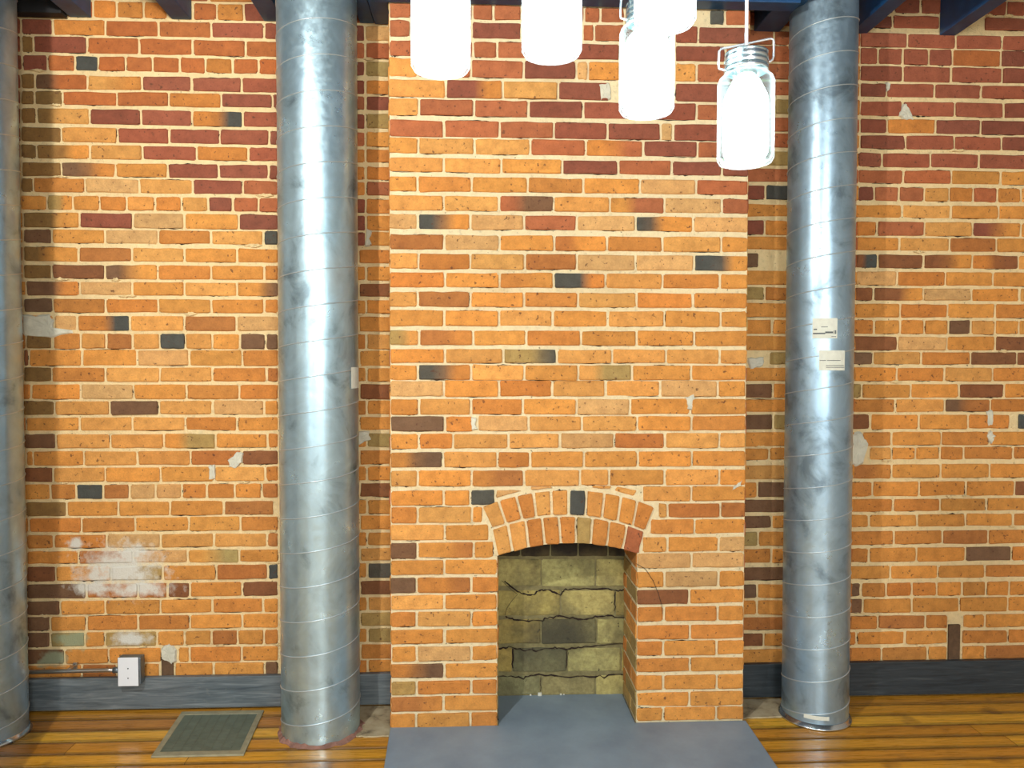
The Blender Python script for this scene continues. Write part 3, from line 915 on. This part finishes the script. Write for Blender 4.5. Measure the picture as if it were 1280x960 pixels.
# ------------------------------------------------------------------ ceiling: joists, header, deck
M['joist'] = simple('blue_black_paint', (24,74,122), .45, 0, .9, 12, .25, .2, 40)
M['black'] = simple('black_board', (20,20,22), .7)
zj = (onY(240, 27).z+onY(1190, 42).z+onY(115, 25).z+onY(955, 39).z)/4
def joist(pxa, pxb, lab, y0=-.002, y1=YF+.02, py=30):
    a, b = onY(pxa, py).x, onY(pxb, py).x
    o = empty('ceiling_joist', ((a+b)/2, y0, zj), lab, 'joist', 'dark blue ceiling joists')
    bm = bmesh.new(); bx(bm, a, b, y1, y0, zj, CEIL-.001)
    bmesh.ops.translate(bm, verts=bm.verts[:], vec=-o.location)
    me = bpy.data.meshes.new('beam'); bm.to_mesh(me); bm.free(); me.materials.append(M['joist'])
    return o, me
def joist1(pxa, pxb, lab, y0=-.002, y1=YF+.02, zb=None):
    a, b = onY(pxa, 30).x, onY(pxb, 30).x; z0 = zb or zj
    bm = bmesh.new(); n = 12
    bx(bm, a, b, y1, y0, z0, CEIL-.001)
    o = obj('ceiling_joist', bm, M['joist'], bevel=.004); tag(o, lab, 'joist', 'dark blue ceiling joists'); return o
joist1(88, 115, 'dark blue joist resting on the wall beside the black gap board')
joist1(215, 240, 'dark blue joist midway between the two left ducts')
joist1(330, 356, 'dark blue joist end meeting the wall just left of the wide duct')
joist1(450, 468, 'narrow dark blue joist end just right of the wide duct')
joist1(942, 974, 'dark blue joist above the clear jar pendant, left of the narrow duct')
joist1(1062, 1083, 'dark blue joist emerging from behind the narrow stickered duct')
joist1(1174, 1194, 'dark blue joist farthest right of the narrow duct')
# header across the chimney breast and its trimmer
zh = onY(700, 8, YC-.012).z
bm = bmesh.new(); bx(bm, onY(470, 10, YC).x, onY(990, 10, YC).x, YC-.085, YC-.0125, zh, CEIL-.001)
o = obj('header_beam', bm, M['joist'], bevel=.003); tag(o, 'dark blue header beam crossing the top of the chimney breast', 'beam')
bm = bmesh.new(); bx(bm, onY(469, 25).x, CHL-.008, YC-.085, -.012, onY(478, 32).z, CEIL-.001)
o = obj('trimmer_block', bm, M['joist'], bevel=.003); tag(o, 'dark blue trimmer block tight against the chimney breast, left side', 'beam')
bm = bmesh.new(); bx(bm, onY(-60, 20).x, onY(86, 20).x, -.06, -.012, onY(60, 24).z, CEIL-.001)  # black board stands in for the dark gap over the bricks
o = obj('gap_board', bm, M['black'], bevel=.003); tag(o, 'black board filling the dark gap above the bricks beside the farthest left duct', 'board')
M['deck'] = simple('ceiling_boards', (56,84,112), .7, 0, .8, 6, .2)
bm = bmesh.new(); bx(bm, XL-.2, XR+.2, YF-.2, .25, CEIL, CEIL+.08)
o = obj('ceiling', bm, M['deck']); tag(o, 'dark blue painted ceiling boards over the joists', 'ceiling', kind='structure')

# ------------------------------------------------------------------ utility box + conduit
M['cover'] = simple('white_cover_plate', (232,236,240), .4)
M['boxgrey'] = simple('grey_steel_box', (110,120,126), .4, .7)
M['emt'] = simple('conduit_steel', (176,172,164), .3, .9)
M['screw'] = simple('screw_steel', (120,122,124), .4, .8)
yb0 = -BB_T-.002; yb1 = yb0-.045
p0 = onY(147.5, 858, yb1); p1 = onY(172.5, 822, yb1)
ub = empty('utility_box', ((p0.x+p1.x)/2, yb0, p0.z), 'small white-covered electrical box with steel conduit above the grey baseboard', 'electrical box')
bm = bmesh.new(); bx(bm, p0.x-.004, p1.x+.008, yb1+.004, yb0, p0.z+.004, p1.z-.002); obj('box_body', bm, M['boxgrey'], ub, bevel=.004)
bm = bmesh.new(); bx(bm, p0.x, p1.x, yb1, yb1+.004, p0.z, p1.z); cv = obj('cover_plate', bm, M['cover'], ub, bevel=.0015)
for fz in (.28, .62):
    bm = bmesh.new(); xc = (p0.x+p1.x)/2; zc = p0.z+(p1.z-p0.z)*fz
    bmesh.ops.create_cone(bm, cap_ends=True, segments=14, radius1=.003, radius2=.0022, depth=.003, matrix=Matrix.Translation((xc, yb1-.001, zc)) @ Matrix.Rotation(PI/2, 4, 'X'))
    obj('screw', bm, M['screw'], cv)
bm = bmesh.new(); pa = onY(145, 837, -.052); pb = onY(30, 841, -.052)
tube(bm, [(p0.x-.002, -.056, pa.z), (p0.x-.06, -.056, pa.z), (pb.x, -.045, pb.z), (c1-.4, -.045, pb.z)], .0085, 14); obj('conduit', bm, M['emt'], ub, smooth=True)
bm = bmesh.new(); tube(bm, [(p0.x-.028, -.056, pa.z), (p0.x-.002, -.056, pa.z)], .0125, 14); obj('conduit_connector', bm, M['boxgrey'], ub, smooth=True)
ps = onY(93, 832, -.02)
bm = bmesh.new()
bx(bm, ps.x-.008, ps.x+.008, -.017, -.006, pa.z-.012, ps.z+.010)
bx(bm, ps.x-.008, ps.x+.008, -.062, -.016, pa.z+.006, pa.z+.0105)
obj('conduit_strap', bm, M['emt'], ub, bevel=.001)
bm = bmesh.new(); bmesh.ops.create_cone(bm, cap_ends=True, segments=14, radius1=.005, radius2=.003, depth=.004, matrix=Matrix.Translation((ps.x, -.019, ps.z+.002)) @ Matrix.Rotation(PI/2, 4, 'X')); obj('screw', bm, M['screw'], ub)

# ------------------------------------------------------------------ floor register
M['reg'] = simple('register_paint', (158,154,126), .55, .1, .95, 30, .18, .3, 80)
M['grille'] = simple('register_grille', (108,118,102), .5, .05, .85, 25, .15)
M['duct_in'] = simple('duct_inside', (40,44,40), .8)
q = [onZ(225.5, 890, .004), onZ(332, 889, .004), onZ(302, 944.5, .004), onZ(191.5, 946, .004)]
rg = empty('floor_register', tuple(sum((v for v in q), Vector())/4*1.0), 'grey-green metal floor register let into the planks beside the wide duct', 'floor vent')
rg.location.z = 0
x0 = (q[0].x+q[3].x)/2; x1 = (q[1].x+q[2].x)/2; sk = ((q[0].x-q[3].x)+(q[1].x-q[2].x))/2
ya = min((q[0].y+q[1].y)/2, -BB_T-.006); yb = (q[2].y+q[3].y)/2
def rgp(s, u, z): # s across 0..1, u back to front 0..1
    return (x0+(x1-x0)*s+sk*(.5-u), ya+(yb-ya)*u, z)
def rbox(bm, s0, s1, u0, u1, z0, z1):
    vs = [bm.verts.new(rgp(s, u, zz)) for zz in (z0, z1) for s, u in ((s0,u0),(s1,u0),(s1,u1),(s0,u1))]
    for f in ((0,1,2,3),(7,6,5,4),(0,4,5,1),(1,5,6,2),(2,6,7,3),(3,7,4,0)): bm.faces.new([vs[i] for i in f])
bm = bmesh.new(); fx, fy = .065, .085
rbox(bm, 0, 1, 0, fy, .0005, .008); rbox(bm, 0, 1, 1-fy, 1, .0005, .008); rbox(bm, 0, fx, fy, 1-fy, .0005, .008); rbox(bm, 1-fx, 1, fy, 1-fy, .0005, .008)
obj('register_frame', bm, M['reg'], rg, bevel=.0015)
bm = bmesh.new(); n = 34
for i in range(n):
    u = fy+(1-2*fy)*(i+.5)/n; rbox(bm, fx, 1-fx, u-.009, u+.004, .002, .0062)
for i in range(1, 8):
    s = fx+(1-2*fx)*i/8; rbox(bm, s-.005, s+.005, fy, 1-fy, .002, .0068)
obj('grille', bm, M['grille'], rg)
bm = bmesh.new(); rbox(bm, fx*.6, 1-fx*.6, fy*.6, 1-fy*.6, .0004, .0012); obj('dark_throat', bm, M['duct_in'], rg)

# ------------------------------------------------------------------ jar pendants
t = NT('clear_jar_glass'); t.n.remove(t.b)
lw = t.n.new('ShaderNodeLayerWeight'); lw.inputs['Blend'].default_value = .5
rim = t.math('ADD', .03, t.math('MULTIPLY', t.math('POWER', lw.outputs['Facing'], 5.0), .6))
tr = t.n.new('ShaderNodeBsdfTransparent'); tr.inputs[0].default_value = (.86, .965, .975, 1)
gl = t.n.new('ShaderNodeBsdfGlossy'); gl.inputs['Roughness'].default_value = .03
mx = t.n.new('ShaderNodeMixShader'); t.lk(rim, mx.inputs[0]); t.lk(tr.outputs[0], mx.inputs[1]); t.lk(gl.outputs[0], mx.inputs[2]); tl = t.n.new('ShaderNodeBsdfTranslucent'); tl.inputs[0].default_value = (.9, .97, .98, 1)
m2 = t.n.new('ShaderNodeMixShader'); t.lk(t.math('ADD', .012, t.math('MULTIPLY', t.math('POWER', lw.outputs['Facing'], 4.0), .45)), m2.inputs[0])
t.lk(mx.outputs[0], m2.inputs[1]); t.lk(tl.outputs[0], m2.inputs[2]); t.lk(m2.outputs[0], t.out.inputs[0]); M['glass'] = t.m
BULB = 10.0
t = NT('glowing_frosted_bulb'); t.set('Base Color', (1,1,1,1)).set('Emission Color', (.93,.97,1,1)).set('Emission Strength', BULB); M['bulb'] = t.m
M['cord'] = simple('white_cord', (236,232,238), .5)
M['bail'] = simple('bail_wire', (225,228,232), .25, .6)
M['cap'] = simple('socket_cap', (200,206,206), .25, .9)
def pendant(px, pyb, w, label, bail=0.0, br=.0455):
    d = .10; dist = d*F/w
    dv = ray(px, pyb); dv = dv/dv.dot(fw)*1.0
    base = CAM+dv*dist
    x, y, z = base; r = .05; Hb = .158; nk = .040
    o = empty('jar_pendant', (x, y, z), label, 'pendant light', 'glass jar pendant lights')
    c = (x, y, z)
    bm = bmesh.new(); wl = .003
    outp = [(0, .003), (r-.012, 0), (r-.004, .003), (r, .010), (r, Hb-.012), (r-.003, Hb-.004), (r-.010, Hb+.002), (r-.014, Hb+.006),
            (r-.014, Hb+.012), (r-.011, Hb+.015), (r-.014, Hb+.019), (r-.014, Hb+.023), (r-.011, Hb+.026), (r-.014, Hb+.030), (r-.014, Hb+.036), (r-.012, Hb+.040)]
    inp = [(rr-wl if rr > 0 else 0, zz+(.004 if zz < .012 else 0)) for rr, zz in outp][::-1]
    lathe(bm, c, outp+inp, 56); obj('glass_jar', bm, M['glass'], o, smooth=True)
    bm = bmesh.new()
    lathe(bm, c, [(0, .009), (br-.014, .0095), (br-.005, .013), (br-.001, .021), (br, .034), (br, .105), (br-.003, .122), (br-.010, .137), (.024, .150), (.017, .156), (0, .157)], 40)
    obj('bulb', bm, M['bulb'], o, smooth=True)
    bm = bmesh.new()
    lathe(bm, c, [(0, .158), (.017, .158), (.019, .162), (.022, .170), (.022, .190), (.018, .1945), (.0355, .1955), (.0355, .1985), (.012, .201), (.006, .212), (0, .213)], 36)
    obj('socket_cap', bm, M['cap'], o, smooth=True)
    bm = bmesh.new(); tube(bm, [(x, y, z+.21), (x, y, z+.6), (x, y, CEIL-.015)], .0032, 10); obj('cord', bm, M['cord'], o, smooth=True)
    bm = bmesh.new(); lathe(bm, (x, y, CEIL), [(0, -.022), (.02, -.022), (.045, -.012), (.05, -.001), (0, -.001)], 32); obj('ceiling_cup', bm, M['cord'], o, smooth=True)
    # swing handle of stout wire, tipped to one side
    bm = bmesh.new(); cb, sb = math.cos(bail), math.sin(bail)
    pts = [(-.036, .168), (-.0505, .170), (-.0515, .178), (-.0505, .201), (-.047, .2055), (0, .2165), (.045, .2275), (.050, .226), (.0515, .2215), (.051, .196), (.049, .190), (.044, .186), (.036, .187)]
    tube(bm, [(x+u*cb, y+u*sb, z+v) for u, v in pts], .0021, 8); obj('bail_handle', bm, M['bail'], o, smooth=True)
    # neck ring holding the handle
    bm = bmesh.new(); lathe(bm, c, [(.0365, .166), (.0385, .166), (.0395, .169), (.0385, .172), (.0372, .174), (.0372, .177), (.0390, .180), (.0372, .183), (.0372, .186), (.0388, .189), (.0372, .192), (.0372, .197), (.0380, .199), (.0365, .199)], 40, close=True); obj('neck_band', bm, M['cap'], o, smooth=True)
    return o
pendant(551, 90, 74, 'glass jar pendant in front of the brick chimney, hung over its left side', .4)
pendant(689.5, 71, 75, 'glass jar pendant hung midway across the chimney breast, lit white', -.3)
pendant(808, 143, 68, 'glass jar pendant partly behind another jar, second lowest of the cluster', .15)
pendant(831, 33, 77, 'glass jar pendant overlapping the jar behind it, only its base in view', -.5)
pendant(931.5, 206, 69, 'lowest glass jar pendant, whole jar and wire handle in view', .05, .0405)

# ------------------------------------------------------------------ the rest of the room (behind and beside the camera)
M['plainwall'] = simple('far_plaster', (196,194,190), .9, 0, .8, 4, .06)
wins = [(-2.55, -1.35), (-.25, .45), (1.35, 2.35)]; WZ0, WZ1 = .7, 2.55
bm = bmesh.new(); xs = [XL-.2]+[v for w in wins for v in w]+[XR+.2]
for i in range(0, len(xs), 2): bx(bm, xs[i], xs[i+1], YF-.2, YF, -.02, CEIL)
for a, b in wins: bx(bm, a, b, YF-.2, YF, -.02, WZ0); bx(bm, a, b, YF-.2, YF, WZ1, CEIL)
o = obj('wall_front', bm, M['plainwall']); tag(o, 'plain wall with tall windows facing the fireplace', 'wall', kind='structure')
for nm, a, b in (('wall_left', XL-.2, XL), ('wall_right', XR, XR+.2)):
    bm = bmesh.new(); bx(bm, a, b, YF, 0, -.02, CEIL); o = obj(nm, bm, M['plainwall'])
    tag(o, 'plain side wall of the room', 'wall', kind='structure')
M['frame'] = simple('window_frame_paint', (60,66,72), .5)
for i, (a, b) in enumerate(wins):
    bm = bmesh.new(); f = .05
    bx(bm, a, b, YF-.12, YF-.06, WZ0, WZ0+f); bx(bm, a, b, YF-.12, YF-.06, WZ1-f, WZ1); bx(bm, a, a+f, YF-.12, YF-.06, WZ0, WZ1); bx(bm, b-f, b, YF-.12, YF-.06, WZ0, WZ1)
    bx(bm, a, b, YF-.11, YF-.07, (WZ0+WZ1)/2-.02, (WZ0+WZ1)/2+.02)
    o = obj('window_%d' % (i+1), bm, M['frame']); tag(o, 'tall window behind the viewer', 'window', kind='structure')
def area(name, loc, rot, sx, sy, power, col):
    l = bpy.data.lights.new(name, 'AREA'); l.shape = 'RECTANGLE'; l.size = sx; l.size_y = sy; l.energy = power; l.color = col
    o = bpy.data.objects.new(name, l); o.location = loc; o.rotation_euler = rot; link(o); return o
WP = (34, 16, 34)
for (a, b), p in zip(wins, WP):
    area('window_daylight', ((a+b)/2, YF+.02, (WZ0+WZ1)/2), (PI/2, 0, 0), b-a, WZ1-WZ0, p, (.86, .95, 1))
def point(name, loc, power, col, r=.05):
    l = bpy.data.lights.new(name, 'POINT'); l.energy = power; l.color = col; l.shadow_soft_size = r
    o = bpy.data.objects.new(name, l); o.location = loc; link(o); return o
point('unseen_lamp', (-1.09, -2.8, 2.72), 195, (1, .96, .88), .03)  # unseen lamp, set in line with the left shadow edge
point('unseen_lamp', (.6, -5.2, 2.45), 275, (1, .97, .90), .5)  # soft fill light added behind the camera, no fixture there
w = bpy.data.worlds.new('World'); bpy.context.scene.world = w; w.use_nodes = True
w.node_tree.nodes['Background'].inputs[0].default_value = (.75, .88, 1, 1); w.node_tree.nodes['Background'].inputs[1].default_value = 1.0

# post added out of view, between left lamp and wall, to cast the dark band
bm = bmesh.new(); bx(bm, -1.74, -1.535, -.99, -.80, .001, zj-.001); bx(bm, -1.76, -1.53, -1.01, -.78, .001, .06)
o = obj('shade_post', bm, M['oldwood'], bevel=.006); tag(o, 'square post added beyond the left edge of the view to cast shade', 'post')

# ------------------------------------------------------------------ camera
cam = bpy.data.cameras.new('Camera'); cam.sensor_fit = 'HORIZONTAL'; cam.sensor_width = 36; cam.lens = F/1280*36; cam.clip_start = .05
co = bpy.data.objects.new('Camera', cam); link(co)
m = Matrix((rt, up, -fw)).transposed().to_4x4(); m.translation = CAM; co.matrix_world = m
sc = bpy.context.scene; sc.camera = co
sc.view_settings.view_transform = 'Standard'; sc.view_settings.look = 'None'; sc.view_settings.gamma = 1; sc.view_settings.exposure = .1
sc.view_settings.use_curve_mapping = False
sc.cycles.max_bounces = 8; sc.cycles.transparent_max_bounces = 16
sc.cycles.sample_clamp_indirect = 6
